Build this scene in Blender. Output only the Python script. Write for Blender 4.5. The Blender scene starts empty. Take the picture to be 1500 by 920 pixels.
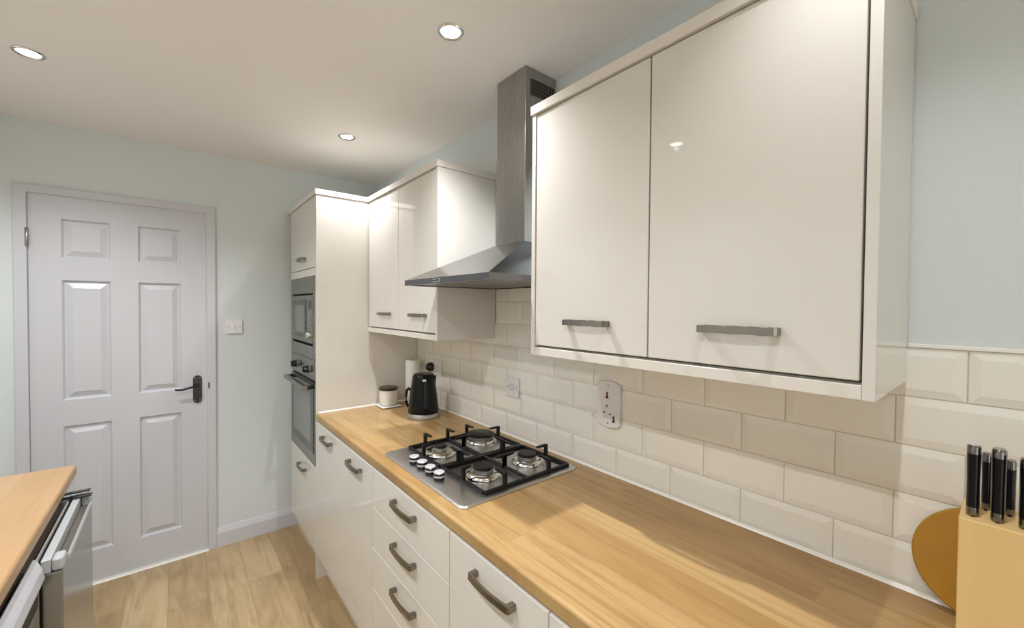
import bpy, bmesh, math, random
from mathutils import Vector, Matrix
random.seed(4)
scene = bpy.context.scene
COL = scene.collection
PI = math.pi

# ------------------------------------------------------------------ materials
def newmat(name):
    m = bpy.data.materials.new(name); m.use_nodes = True
    nt = m.node_tree
    b = nt.nodes['Principled BSDF']
    return m, nt, b

def mat(name, col, rough=0.5, metal=0.0, spec=0.5, coat=0.0, bump=0.0, bscale=80.0, var=0.0, vscale=3.0, aniso=None):
    m, nt, b = newmat(name)
    b.inputs['Base Color'].default_value = (*col, 1)
    b.inputs['Roughness'].default_value = rough
    b.inputs['Metallic'].default_value = metal
    b.inputs['Specular IOR Level'].default_value = spec
    b.inputs['Coat Weight'].default_value = coat
    b.inputs['Coat Roughness'].default_value = 0.03
    tc = nt.nodes.new('ShaderNodeTexCoord')
    if var > 0:
        n = nt.nodes.new('ShaderNodeTexNoise'); n.inputs['Scale'].default_value = vscale; n.inputs['Detail'].default_value = 4
        nt.links.new(tc.outputs['Object'], n.inputs['Vector'])
        mx = nt.nodes.new('ShaderNodeMix'); mx.data_type = 'RGBA'
        mx.inputs[6].default_value = (*[c * (1 - var) for c in col], 1)
        mx.inputs[7].default_value = (*[min(1, c * (1 + var)) for c in col], 1)
        nt.links.new(n.outputs['Fac'], mx.inputs[0]); nt.links.new(mx.outputs[2], b.inputs['Base Color'])
    if bump > 0:
        n = nt.nodes.new('ShaderNodeTexNoise'); n.inputs['Scale'].default_value = bscale; n.inputs['Detail'].default_value = 3
        nt.links.new(tc.outputs['Object'], n.inputs['Vector'])
        bp = nt.nodes.new('ShaderNodeBump'); bp.inputs['Strength'].default_value = bump; bp.inputs['Distance'].default_value = 0.002
        nt.links.new(n.outputs['Fac'], bp.inputs['Height']); nt.links.new(bp.outputs['Normal'], b.inputs['Normal'])
    return m

def brushed(name, col, rough, axis, strength=0.04):
    """brushed metal: fine noise stretched along one axis drives roughness and a slight bump"""
    m, nt, b = newmat(name)
    b.inputs['Base Color'].default_value = (*col, 1); b.inputs['Metallic'].default_value = 1.0
    tc = nt.nodes.new('ShaderNodeTexCoord'); mp = nt.nodes.new('ShaderNodeMapping')
    sc = [500.0, 500.0, 500.0]; sc[axis] = 6.0
    mp.inputs['Scale'].default_value = sc
    n = nt.nodes.new('ShaderNodeTexNoise'); n.inputs['Scale'].default_value = 1.0; n.inputs['Detail'].default_value = 2
    nt.links.new(tc.outputs['Object'], mp.inputs['Vector']); nt.links.new(mp.outputs['Vector'], n.inputs['Vector'])
    mr = nt.nodes.new('ShaderNodeMapRange'); mr.inputs[3].default_value = rough - 0.06; mr.inputs[4].default_value = rough + 0.06
    nt.links.new(n.outputs['Fac'], mr.inputs[0]); nt.links.new(mr.outputs[0], b.inputs['Roughness'])
    bp = nt.nodes.new('ShaderNodeBump'); bp.inputs['Strength'].default_value = strength; bp.inputs['Distance'].default_value = 0.0004
    nt.links.new(n.outputs['Fac'], bp.inputs['Height']); nt.links.new(bp.outputs['Normal'], b.inputs['Normal'])
    return m

def wood(name, c1, c2, cdark, row, length, rough, grain=(1.6, 42.0), seam=0.0006, seamcol=(0.2, 0.12, 0.06), offset=(0, 0), blotch=0.35, spec=0.4, coat=0.0, plankvar=1.0):
    """planks / staves running along world Y, rows stacked along X"""
    m, nt, b = newmat(name); N = nt.nodes; L = nt.links
    b.inputs['Roughness'].default_value = rough; b.inputs['Specular IOR Level'].default_value = spec
    b.inputs['Coat Weight'].default_value = coat; b.inputs['Coat Roughness'].default_value = 0.15
    tc = N.new('ShaderNodeTexCoord'); sep = N.new('ShaderNodeSeparateXYZ'); L.new(tc.outputs['Object'], sep.inputs[0])
    comb = N.new('ShaderNodeCombineXYZ')
    ay = N.new('ShaderNodeMath'); ay.operation = 'ADD'; ay.inputs[1].default_value = offset[1] + 20.0
    ax = N.new('ShaderNodeMath'); ax.operation = 'ADD'; ax.inputs[1].default_value = offset[0] + row * 60
    L.new(sep.outputs['Y'], ay.inputs[0]); L.new(sep.outputs['X'], ax.inputs[0])
    L.new(ay.outputs[0], comb.inputs['X']); L.new(ax.outputs[0], comb.inputs['Y'])
    br = N.new('ShaderNodeTexBrick'); br.offset = 0.37; br.offset_frequency = 2; br.squash = 1.0
    br.inputs['Scale'].default_value = 1.0; br.inputs['Mortar Size'].default_value = seam; br.inputs['Mortar Smooth'].default_value = 0.3
    br.inputs['Brick Width'].default_value = length; br.inputs['Row Height'].default_value = row
    br.inputs['Color1'].default_value = (0, 0, 0, 1); br.inputs['Color2'].default_value = (1, 1, 1, 1); br.inputs['Mortar'].default_value = (0.5, 0.5, 0.5, 1)
    L.new(comb.outputs[0], br.inputs['Vector'])
    # per-plank shift of the grain
    sh = N.new('ShaderNodeMath'); sh.operation = 'MULTIPLY'; sh.inputs[1].default_value = 37.0
    L.new(br.outputs['Color'], sh.inputs[0])
    g = N.new('ShaderNodeCombineXYZ')
    gy = N.new('ShaderNodeMath'); gy.operation = 'MULTIPLY'; gy.inputs[1].default_value = grain[0]; L.new(ay.outputs[0], gy.inputs[0])
    gx = N.new('ShaderNodeMath'); gx.operation = 'MULTIPLY'; gx.inputs[1].default_value = grain[1]; L.new(ax.outputs[0], gx.inputs[0])
    L.new(gy.outputs[0], g.inputs['X']); L.new(gx.outputs[0], g.inputs['Y']); L.new(sh.outputs[0], g.inputs['Z'])
    n1 = N.new('ShaderNodeTexNoise'); n1.inputs['Scale'].default_value = 1.0; n1.inputs['Detail'].default_value = 6; n1.inputs['Roughness'].default_value = 0.62; n1.inputs['Distortion'].default_value = 1.3
    L.new(g.outputs[0], n1.inputs['Vector'])
    # broad blotches
    g2 = N.new('ShaderNodeCombineXYZ')
    hy = N.new('ShaderNodeMath'); hy.operation = 'MULTIPLY'; hy.inputs[1].default_value = 2.6; L.new(ay.outputs[0], hy.inputs[0])
    hx = N.new('ShaderNodeMath'); hx.operation = 'MULTIPLY'; hx.inputs[1].default_value = 8.0; L.new(ax.outputs[0], hx.inputs[0])
    L.new(hy.outputs[0], g2.inputs['X']); L.new(hx.outputs[0], g2.inputs['Y']); L.new(sh.outputs[0], g2.inputs['Z'])
    n2 = N.new('ShaderNodeTexNoise'); n2.inputs['Scale'].default_value = 1.0; n2.inputs['Detail'].default_value = 3; n2.inputs['Distortion'].default_value = 1.2
    L.new(g2.outputs[0], n2.inputs['Vector'])
    mA = N.new('ShaderNodeMix'); mA.data_type = 'RGBA'; mA.inputs[6].default_value = (*c1, 1); mA.inputs[7].default_value = (*c2, 1)
    pv = N.new('ShaderNodeMath'); pv.operation = 'MULTIPLY'; pv.inputs[1].default_value = plankvar; L.new(br.outputs['Color'], pv.inputs[0]); L.new(pv.outputs[0], mA.inputs[0])
    r2 = N.new('ShaderNodeMapRange'); r2.inputs[1].default_value = 0.45; r2.inputs[2].default_value = 0.75; r2.inputs[3].default_value = 0; r2.inputs[4].default_value = blotch; L.new(n2.outputs['Fac'], r2.inputs[0])
    mB = N.new('ShaderNodeMix'); mB.data_type = 'RGBA'; mB.inputs[7].default_value = (*cdark, 1); L.new(mA.outputs[2], mB.inputs[6]); L.new(r2.outputs[0], mB.inputs[0])
    r1 = N.new('ShaderNodeMapRange'); r1.inputs[1].default_value = 0.48; r1.inputs[2].default_value = 0.72; r1.inputs[3].default_value = 0; r1.inputs[4].default_value = 0.6; L.new(n1.outputs['Fac'], r1.inputs[0])
    mC = N.new('ShaderNodeMix'); mC.data_type = 'RGBA'; mC.inputs[7].default_value = (*cdark, 1); L.new(mB.outputs[2], mC.inputs[6]); L.new(r1.outputs[0], mC.inputs[0])
    mD = N.new('ShaderNodeMix'); mD.data_type = 'RGBA'; mD.inputs[7].default_value = (*seamcol, 1); L.new(mC.outputs[2], mD.inputs[6])
    sf = N.new('ShaderNodeMath'); sf.operation = 'MULTIPLY'; sf.inputs[1].default_value = 0.55; L.new(br.outputs['Fac'], sf.inputs[0]); L.new(sf.outputs[0], mD.inputs[0])
    L.new(mD.outputs[2], b.inputs['Base Color'])
    bp = N.new('ShaderNodeBump'); bp.inputs['Strength'].default_value = 0.08; bp.inputs['Distance'].default_value = 0.001
    L.new(n1.outputs['Fac'], bp.inputs['Height']); L.new(bp.outputs['Normal'], b.inputs['Normal'])
    return m

def emit(name, col, s):
    m, nt, b = newmat(name)
    b.inputs['Base Color'].default_value = (0.9, 0.9, 0.9, 1)
    b.inputs['Emission Color'].default_value = (*col, 1); b.inputs['Emission Strength'].default_value = s
    return m

M = dict(
    wall=mat('wall_paint', (0.685, 0.735, 0.735), 0.62, bump=0.12, bscale=260, spec=0.25),
    ceil=mat('ceiling_paint', (0.87, 0.85, 0.82), 0.8, bump=0.08, bscale=200, spec=0.2),
    white=mat('white_gloss_paint', (0.60, 0.61, 0.65), 0.28, spec=0.5, bump=0.04, bscale=120),
    gloss=mat('cream_gloss_door', (0.74, 0.712, 0.655), 0.03, spec=0.5, coat=0.0),
    edge=mat('cream_edge', (0.78, 0.74, 0.68), 0.15),
    carcass=mat('cream_carcass', (0.74, 0.70, 0.63), 0.35),
    shadowgap=mat('door_gap_shade', (0.10, 0.07, 0.05), 0.6),  # dark tone standing in for shade in the door gaps
    tile=mat('cream_glazed_tile', (0.86, 0.84, 0.77), 0.10, spec=0.5, coat=0.2),
    grout=mat('grout', (0.62, 0.59, 0.52), 0.8),
    seal=mat('white_sealant', (0.88, 0.86, 0.80), 0.3),
    steel=brushed('brushed_steel', (0.44, 0.44, 0.43), 0.28, 1),
    canopysteel=brushed('brushed_canopy_steel', (0.20, 0.20, 0.207), 0.17, 1, 0.015),
    appsteel=brushed('brushed_appliance_steel', (0.30, 0.30, 0.275), 0.28, 1, 0.02),
    hobsteel=brushed('brushed_hob_steel', (0.60, 0.595, 0.58), 0.33, 1, 0.02),
    satin=mat('satin_knob_cap', (0.66, 0.65, 0.68), 0.34, metal=0.35),
    darksteel=mat('dark_polished_steel', (0.22, 0.21, 0.20), 0.2, metal=1.0),
    kettleblack=mat('kettle_black', (0.004, 0.004, 0.005), 0.25, spec=0.25),
    steelv=brushed('brushed_steel_chimney', (0.38, 0.375, 0.36), 0.27, 2),
    steelp=mat('polished_steel', (0.74, 0.73, 0.70), 0.12, metal=1.0),
    pewter=brushed('pewter_handle', (0.27, 0.25, 0.215), 0.22, 1, 0.01),
    chrome=mat('chrome', (0.75, 0.75, 0.75), 0.08, metal=1.0),
    alu=mat('cast_aluminium', (0.45, 0.44, 0.42), 0.38, metal=1.0),
    iron=mat('black_cast_iron', (0.006, 0.006, 0.007), 0.4, spec=0.3),
    black=mat('black_plastic', (0.010, 0.010, 0.012), 0.22),
    blackmatt=mat('black_matt', (0.015, 0.015, 0.015), 0.6),
    glassdark=mat('dark_glass', (0.030, 0.034, 0.030), 0.06, spec=0.5),
    glassmid=mat('grey_oven_glass', (0.15, 0.165, 0.15), 0.07, spec=0.6, coat=0.2),
    plastic=mat('white_plastic', (0.80, 0.78, 0.78), 0.3),
    greyp=mat('grey_line', (0.40, 0.40, 0.40), 0.4),
    red=mat('dark_red_switch', (0.10, 0.006, 0.012), 0.3),
    paper=mat('paper_towel', (0.82, 0.82, 0.79), 0.95, bump=0.4, bscale=140),
    card=mat('cardboard', (0.45, 0.33, 0.2), 0.9),
    ceramic=mat('jar_glaze', (0.76, 0.75, 0.70), 0.12, coat=0.4),
    lidbrown=mat('jar_lid', (0.035, 0.018, 0.010), 0.3),
    blockw=None,
    fridge=mat('fridge_silver', (0.33, 0.335, 0.33), 0.22, metal=0.85),
    fridgetop=mat('fridge_grey_plastic', (0.42, 0.44, 0.44), 0.3),
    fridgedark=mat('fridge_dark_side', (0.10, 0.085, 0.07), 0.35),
    dwgrey=mat('dishwasher_fascia', (0.55, 0.56, 0.60), 0.28),
    dwsteel=mat('dishwasher_silver', (0.50, 0.48, 0.45), 0.25, metal=0.9),
    lamp=emit('lamp_glow', (1.0, 0.95, 0.88), 14.0),
    led=mat('display_glass', (0.015, 0.02, 0.018), 0.1),
)
M['worktop'] = wood('oak_worktop', (0.430, 0.262, 0.098), (0.525, 0.348, 0.156), (0.245, 0.128, 0.038), 0.118, 0.85, 0.30, grain=(1.7, 38), seam=0.0004, seamcol=(0.36, 0.21, 0.1), blotch=0.42, coat=0.15, offset=(0.02, 0.35))
M['oldtop'] = wood('oak_worktop_left', (0.43, 0.265, 0.125), (0.47, 0.30, 0.155), (0.36, 0.21, 0.095), 0.2, 1.3, 0.35, grain=(1.2, 40), seam=0.0003, blotch=0.3, coat=0.1)
M['floor'] = wood('vinyl_plank_floor', (0.40, 0.28, 0.145), (0.58, 0.435, 0.25), (0.26, 0.17, 0.075), 0.167, 1.1, 0.33, grain=(2.2, 26), seam=0.0016, seamcol=(0.2, 0.14, 0.08), blotch=0.55, offset=(0.055, 0.3), coat=0.1)
M['blockw'] = wood('pale_beech_block', (0.78, 0.545, 0.235), (0.80, 0.565, 0.255), (0.68, 0.45, 0.17), 0.05, 2.0, 0.5, grain=(4, 60), seam=0.0, blotch=0.25)
M['board'] = mat('golden_board_wood', (0.42, 0.21, 0.018), 0.42, var=0.14, vscale=22, bump=0.1, bscale=90)

# ------------------------------------------------------------------ mesh helpers
def bm_box(bm, x0, x1, y0, y1, z0, z1, bev=0.0, seg=2):
    t = bmesh.new()
    r = bmesh.ops.create_cube(t, size=1.0)
    for v in t.verts:
        v.co = Vector(((x0 + x1) / 2 + v.co.x * (x1 - x0), (y0 + y1) / 2 + v.co.y * (y1 - y0), (z0 + z1) / 2 + v.co.z * (z1 - z0)))
    if bev > 0:
        bmesh.ops.bevel(t, geom=list(t.edges), offset=bev, segments=seg, affect='EDGES', profile=0.5)
    join(bm, t)

def join(bm, t, mtx=None):
    if mtx is not None: t.transform(mtx)
    mp = {}
    for v in t.verts: mp[v] = bm.verts.new(v.co)
    for f in t.faces:
        try:
            nf = bm.faces.new([mp[v] for v in f.verts]); nf.smooth = f.smooth
        except ValueError: pass
    t.free()

def bm_lathe(bm, prof, cx, cy, cz=0.0, seg=32, axis='z', smooth=True, flip=False):
    """prof: list of (r, h). axis: direction of h."""
    rings = []
    for r, h in prof:
        ring = []
        if r < 1e-6:
            p = (0, 0, h); ring = [bm.verts.new(_ax(p, axis, cx, cy, cz))]
        else:
            for i in range(seg):
                a = 2 * PI * i / seg
                ring.append(bm.verts.new(_ax((r * math.cos(a), r * math.sin(a), h), axis, cx, cy, cz)))
        rings.append(ring)
    for a, b in zip(rings, rings[1:]):
        if len(a) == 1 and len(b) == 1: continue
        for i in range(seg):
            j = (i + 1) % seg
            if len(a) == 1: vs = [a[0], b[i], b[j]]
            elif len(b) == 1: vs = [a[i], b[0], a[j]]
            else: vs = [a[i], b[i], b[j], a[j]]
            try:
                f = bm.faces.new(vs); f.smooth = smooth
            except ValueError: pass

def _ax(p, axis, cx, cy, cz):
    x, y, h = p
    if axis == 'z': return (cx + x, cy + y, cz + h)
    if axis == 'x': return (cx + h, cy + x, cz + y)
    if axis == '-x': return (cx - h, cy + x, cz + y)
    if axis == '-y': return (cx + x, cy - h, cz + y)
    if axis == '-z': return (cx + x, cy + y, cz - h)

def bm_tube(bm, pts, r, seg=10, closed_ends=True, smooth=True):
    pts = [Vector(p) for p in pts]
    rs = r if isinstance(r, (list, tuple)) else [r] * len(pts)
    rings = []
    up = Vector((0, 0, 1))
    for i, p in enumerate(pts):
        d = (pts[min(i + 1, len(pts) - 1)] - pts[max(i - 1, 0)]).normalized()
        a = d.cross(up)
        if a.length < 1e-3: a = d.cross(Vector((1, 0, 0)))
        a.normalize(); b = d.cross(a)
        rings.append([bm.verts.new(p + (a * math.cos(t) + b * math.sin(t)) * rs[i]) for t in [2 * PI * k / seg for k in range(seg)]])
    for A, B in zip(rings, rings[1:]):
        for k in range(seg):
            f = bm.faces.new([A[k], A[(k + 1) % seg], B[(k + 1) % seg], B[k]]); f.smooth = smooth
    if closed_ends:
        bm.faces.new(rings[0]); bm.faces.new(list(reversed(rings[-1])))

def bm_prism(bm, poly, fn, d0, d1, bev=0.0, seg=2):
    """extrude polygon poly [(a,b)] from d0 to d1; fn(a,b,d)->xyz"""
    t = bmesh.new()
    A = [t.verts.new(fn(a, b, d0)) for a, b in poly]; B = [t.verts.new(fn(a, b, d1)) for a, b in poly]
    n = len(poly)
    t.faces.new(A); t.faces.new(list(reversed(B)))
    for i in range(n): t.faces.new([A[i], B[i], B[(i + 1) % n], A[(i + 1) % n]])
    bmesh.ops.recalc_face_normals(t, faces=list(t.faces))
    if bev > 0: bmesh.ops.bevel(t, geom=list(t.edges), offset=bev, segments=seg, affect='EDGES', profile=0.5)
    join(bm, t)

def quad(bm, *pts):
    return bm.faces.new([bm.verts.new(p) for p in pts])

def wpos(o):
    p = Vector((0, 0, 0))
    while o is not None:
        p += o.location; o = o.parent
    return p

def obj(name, bm, material, parent=None, smooth=None, origin=None, fix=True):
    """link bm (built in world coordinates) as ONE mesh object; origin of children = their parent's origin"""
    if fix: bmesh.ops.recalc_face_normals(bm, faces=list(bm.faces))
    if smooth is not None:
        for f in bm.faces: f.smooth = smooth
    org = wpos(parent) if parent is not None else Vector(origin if origin else (0, 0, 0))
    bm.transform(Matrix.Translation(-org))
    me = bpy.data.meshes.new(name); bm.to_mesh(me); bm.free()
    me.materials.append(material)
    o = bpy.data.objects.new(name, me); COL.objects.link(o)
    if parent is not None: o.parent = parent
    else: o.location = org
    if smooth:
        try: me.set_sharp_from_angle(angle=math.radians(35))
        except Exception: pass
    return o

def tag(o, label, cat, group=None):
    o['label'] = label; o['category'] = cat
    if group: o['group'] = group
    return o

def thing(name, label, cat, loc, group=None):
    o = bpy.data.objects.new(name, None); COL.objects.link(o)
    o.location = loc; o.empty_display_size = 0.05
    return tag(o, label, cat, group)

def struct(name, bm, m, parent=None, **k):
    o = obj(name, bm, m, parent, **k)
    if parent is None: o['kind'] = 'structure'
    return o

def box(name, dims, m, parent=None, bev=0.0, seg=2, **k):
    bm = bmesh.new(); bm_box(bm, *dims, bev=bev, seg=seg)
    return obj(name, bm, m, parent, **k)

def copy_tree(o, parent=None):
    c = o.copy(); COL.objects.link(c); c.parent = parent
    for ch in list(o.children): copy_tree(ch, c)
    return c

# ------------------------------------------------------------------ measured dimensions
ZC = 2.392            # ceiling
ZW, TW = 0.9062, 0.0395
XW = -0.598           # worktop front
XF = -0.598           # base door front plane
XU = -0.3132          # upper door front plane
ZU, ZUT = 1.3398, 2.1125
YT = -0.6966          # near face of the tall unit
Y1 = -1.4983          # near end of the far upper cabinet
Y2A, Y2B = -2.0876, -2.901
LIGHTS = [(-0.467, -0.792), (-0.478, -1.863), (-1.594, -0.799), (-1.594, -1.863), (-0.478, -2.93), (-1.594, -2.93)]
XL, YB = -2.10, -5.4   # left wall, back wall

# ------------------------------------------------------------------ room shell
bm = bmesh.new(); bm_box(bm, XL - 0.1, 0.1, YB - 0.1, 0.9, -0.06, 0.0); struct('floor', bm, M['floor'])
bm = bmesh.new(); bm_box(bm, XL - 0.1, 0.1, YB - 0.1, 0.12, ZC, ZC + 0.06); struct('ceiling', bm, M['ceil'])
bm = bmesh.new(); bm_box(bm, 0.006, 0.1, YB, 0.0, 0.0, 1.410); bm_box(bm, 0.0, 0.1, YB, 0.0, 1.410, ZC); struct('wall_right', bm, M['wall'])
bm = bmesh.new(); bm_box(bm, XL - 0.1, XL, YB, 0.0, 0.0, ZC); struct('wall_left', bm, M['wall'])
DX0, DX1, DZ = -1.757, -1.032, 2.040   # door opening
bm = bmesh.new()
bm_box(bm, XL - 0.1, DX0, 0.0, 0.1, 0.0, ZC); bm_box(bm, DX1, 0.1, 0.0, 0.1, 0.0, ZC); bm_box(bm, DX0, DX1, 0.0, 0.1, DZ, ZC)
struct('wall_far', bm, M['wall'])
bm = bmesh.new()
bm_box(bm, XL - 0.1, -1.95, YB - 0.1, YB, 0, ZC); bm_box(bm, -0.15, 0.1, YB - 0.1, YB, 0, ZC); bm_box(bm, -1.95, -0.15, YB - 0.1, YB, 2.1, ZC)
struct('wall_back', bm, M['wall'])
# unseen door frame in a back opening added to let ambient fill in
bm = bmesh.new()
for a, b in ((-1.95, -1.90), (-1.075, -1.025), (-0.20, -0.15)): bm_box(bm, a, b, YB - 0.08, YB - 0.02, 0, 2.1, 0.004)
bm_box(bm, -1.90, -1.075, YB - 0.08, YB - 0.02, 2.04, 2.1); bm_box(bm, -1.025, -0.20, YB - 0.08, YB - 0.02, 2.04, 2.1)
bm_box(bm, -1.90, -1.075, YB - 0.08, YB - 0.02, 0.0, 0.08); bm_box(bm, -1.025, -0.20, YB - 0.08, YB - 0.02, 0.0, 0.08)
struct('added_window_1', bm, M['white'])

def skirting(name, x0, x1, prof_y=0.0):
    bm = bmesh.new()
    poly = [(0.0, 0.0), (-0.016, 0.0), (-0.016, 0.085), (-0.010, 0.104), (-0.004, 0.118), (0.0, 0.120)]
    bm_prism(bm, poly, lambda a, b, d: (d, a, b), x0, x1)
    return struct(name, bm, M['white'])
skirting('baseboard_far', -0.995, -0.002)
bm = bmesh.new()
bm_prism(bm, [(0, 0), (0.016, 0), (0.016, 0.085), (0.010, 0.104), (0, 0.12)], lambda a, b, d: (XL + a, d, b), -0.93, 0.0)
struct('baseboard_left', bm, M['white'])

# door -------------------------------------------------------------------
door = bpy.data.objects.new('door_1', None); COL.objects.link(door); door.location = (-1.392, 0.0, 0.0); door['kind'] = 'structure'
bm = bmesh.new()
FX0, FX1, FZ = -1.796, -0.995, 2.073
IX0, IX1, IZ = DX0 + 0.006, DX1 - 0.006, DZ - 0.006
bm_prism(bm, [(FX0, 0.0), (IX0, 0.0), (IX0, IZ), (IX1, IZ), (IX1, 0.0), (FX1, 0.0), (FX1, FZ), (FX0, FZ)], lambda a, b, d: (a, d, b), -0.016, 0.0, 0.003)
bm_box(bm, DX0 - 0.0, DX0 + 0.005, 0.0, 0.1, 0, DZ); bm_box(bm, DX1 - 0.005, DX1, 0.0, 0.1, 0, DZ); bm_box(bm, DX0, DX1, 0.0, 0.1, DZ - 0.005, DZ)
struct('frame', bm, M['white'], door)
bm = bmesh.new()
sx0, sx1, sz0, sz1, yf, yb = -1.749, -1.0385, 0.014, 2.031, 0.0, 0.036
panels = [(-1.637, -1.456), (-1.345, -1.160)]
prow = [(0.178, 0.858), (0.992, 1.609), (1.720, 1.920)]
xs = [sx0, panels[0][0], panels[0][1], panels[1][0], panels[1][1], sx1]
zs = [sz0] + [v for r in prow for v in r] + [sz1]
for i in range(5):
    for k in range(len(zs) - 1):
        x0, x1, z0, z1 = xs[i], xs[i + 1], zs[k], zs[k + 1]
        if i in (1, 3) and k in (1, 3, 5):
            ring = [(0.0, 0.0), (0.008, 0.013), (0.014, 0.013), (0.040, 0.002)]
            loops = []
            for ins, dp in ring:
                loops.append([(x0 + ins, yf + dp, z0 + ins), (x1 - ins, yf + dp, z0 + ins), (x1 - ins, yf + dp, z1 - ins), (x0 + ins, yf + dp, z1 - ins)])
            for A, B in zip(loops, loops[1:]):
                for q in range(4): quad(bm, A[q], A[(q + 1) % 4], B[(q + 1) % 4], B[q])
            quad(bm, *loops[-1])
        else:
            quad(bm, (x0, yf, z0), (x1, yf, z0), (x1, yf, z1), (x0, yf, z1))
quad(bm, (sx0, yf, sz0), (sx0, yb, sz0), (sx0, yb, sz1), (sx0, yf, sz1)); quad(bm, (sx1, yf, sz0), (sx1, yf, sz1), (sx1, yb, sz1), (sx1, yb, sz0))
quad(bm, (sx0, yf, sz1), (sx0, yb, sz1), (sx1, yb, sz1), (sx1, yf, sz1)); quad(bm, (sx0, yf, sz0), (sx1, yf, sz0), (sx1, yb, sz0), (sx0, yb, sz0))
quad(bm, (sx0, yb, sz0), (sx1, yb, sz0), (sx1, yb, sz1), (sx0, yb, sz1))
bmesh.ops.remove_doubles(bm, verts=list(bm.verts), dist=1e-5)
slab = struct('leaf', bm, M['white'], door)
# handle
hx, hz = -1.086, 0.985
bm = bmesh.new()
w, h = 0.021, 0.082
poly = []
for k in range(9): a = PI * k / 8; poly.append((hx + w * math.cos(a), hz + h - 0.018 + 0.018 * math.sin(a)))
for k in range(9): a = PI + PI * k / 8; poly.append((hx + w * math.cos(a), hz - h + 0.018 + 0.018 * math.sin(a)))
bm_prism(bm, poly, lambda a, b, d: (a, d, b), -0.008, 0.0, 0.002)
hp = obj('handle', bm, M['black'], slab)
bm = bmesh.new(); bm_lathe(bm, [(0, 0.0), (0.012, 0.0), (0.012, 0.012), (0.009, 0.016), (0.009, 0.03), (0, 0.032)], hx, -0.008, hz + 0.020, axis='-y', seg=20)
pts = [(hx, -0.032, hz + 0.020), (hx - 0.02, -0.040, hz + 0.020), (hx - 0.045, -0.042, hz + 0.016), (hx - 0.07, -0.042, hz + 0.009), (hx - 0.092, -0.042, hz + 0.010), (hx - 0.106, -0.042, hz + 0.014)]
bm_tube(bm, pts, [0.007, 0.0065, 0.006, 0.006, 0.0062, 0.0045], 12)
obj('handle_lever', bm, M['black'], slab, smooth=True)
bm = bmesh.new()
for sx in (-0.012, 0.012):
    for sz in (-0.066, 0.066): bm_lathe(bm, [(0, 0.0), (0.0035, 0.0), (0.003, 0.0015), (0, 0.002)], hx + sx, -0.008, hz + sz, axis='-y', seg=10)
obj('handle_screw', bm, M['alu'], slab)
box('latch', (-1.034, -1.028, -0.019, -0.0155, 0.985, 1.02), M['black'], door, 0.0008)
bm = bmesh.new(); bm_tube(bm, [(-1.7505, -0.013, 1.770), (-1.7505, -0.013, 1.858)], 0.0075, 12); bm_box(bm, -1.7535, -1.7465, -0.012, -0.0005, 1.775, 1.853)
for zz in (1.80, 1.828): bm_lathe(bm, [(0.0081, -0.001), (0.0081, 0.001)], -1.7505, -0.013, zz, seg=12)
obj('hinge', bm, M['alu'], door)
bm = bmesh.new(); bm_prism(bm, [(-0.020, 0.0003), (0.06, 0.0003), (0.06, 0.003), (-0.006, 0.0045), (-0.018, 0.003)], lambda a, b, d: (d, a, b), DX0 + 0.002, DX1 - 0.002)
struct('threshold', bm, M['seal'], door)

# tiles ------------------------------------------------------------------
TWID, TH, TZ0, TY0 = 0.2, 0.1019, 0.9015, -2.7859
bm = bmesh.new()
def tile(y0, y1, z0, z1):
    g = 0.0012; y0 += g; y1 -= g; z0 += g; z1 -= g
    if y1 - y0 < 0.012 or z1 - z0 < 0.012: return
    i = min(0.016, (y1 - y0) * 0.35, (z1 - z0) * 0.35)
    lo = [(0.0, y0, z0), (0.0, y1, z0), (0.0, y1, z1), (0.0, y0, z1)]
    e = [(-0.0015, y, z) for _, y, z in lo]
    hi = [(-0.0044, y0 + i, z0 + i), (-0.0044, y1 - i, z0 + i), (-0.0044, y1 - i, z1 - i), (-0.0044, y0 + i, z1 - i)]
    for A, B in ((lo, e), (e, hi)):
        for q in range(4): quad(bm, A[q], A[(q + 1) % 4], B[(q + 1) % 4], B[q])
    quad(bm, *hi)
for row in range(7):
    z0, z1 = TZ0 + row * TH, TZ0 + (row + 1) * TH
    za = max(z0, ZW + 0.0005)
    ya, yb = (-3.62, YT - 0.001) if row < 5 else (Y2A + 0.001, Y1 - 0.001)
    off = 0.0 if row % 2 == 0 else 0.1
    k0 = math.floor((ya - TY0 - off) / TWID)
    y = TY0 + off + k0 * TWID
    while y < yb:
        a, b = max(y, ya), min(y + TWID, yb)
        if b > a: tile(a, b, za, z1)
        y += TWID
tiles = obj('splashback_tiles', bm, M['tile']); tiles['kind'] = 'structure'
bm = bmesh.new(); bm_box(bm, -0.0004, 0.0059, -3.62, YT, ZW, TZ0 + 5 * TH); bm_box(bm, -0.0004, -0.0001, Y2A, Y1, TZ0 + 5 * TH, TZ0 + 7 * TH)
g = obj('splashback_grout', bm, M['grout']); g['kind'] = 'structure'
bm = bmesh.new(); bm_box(bm, -0.0055, -0.0001, -3.62, Y2B - 0.0005, TZ0 + 5 * TH, TZ0 + 5 * TH + 0.008, 0.0015); struct('trim_1', bm, M['seal'])

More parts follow.
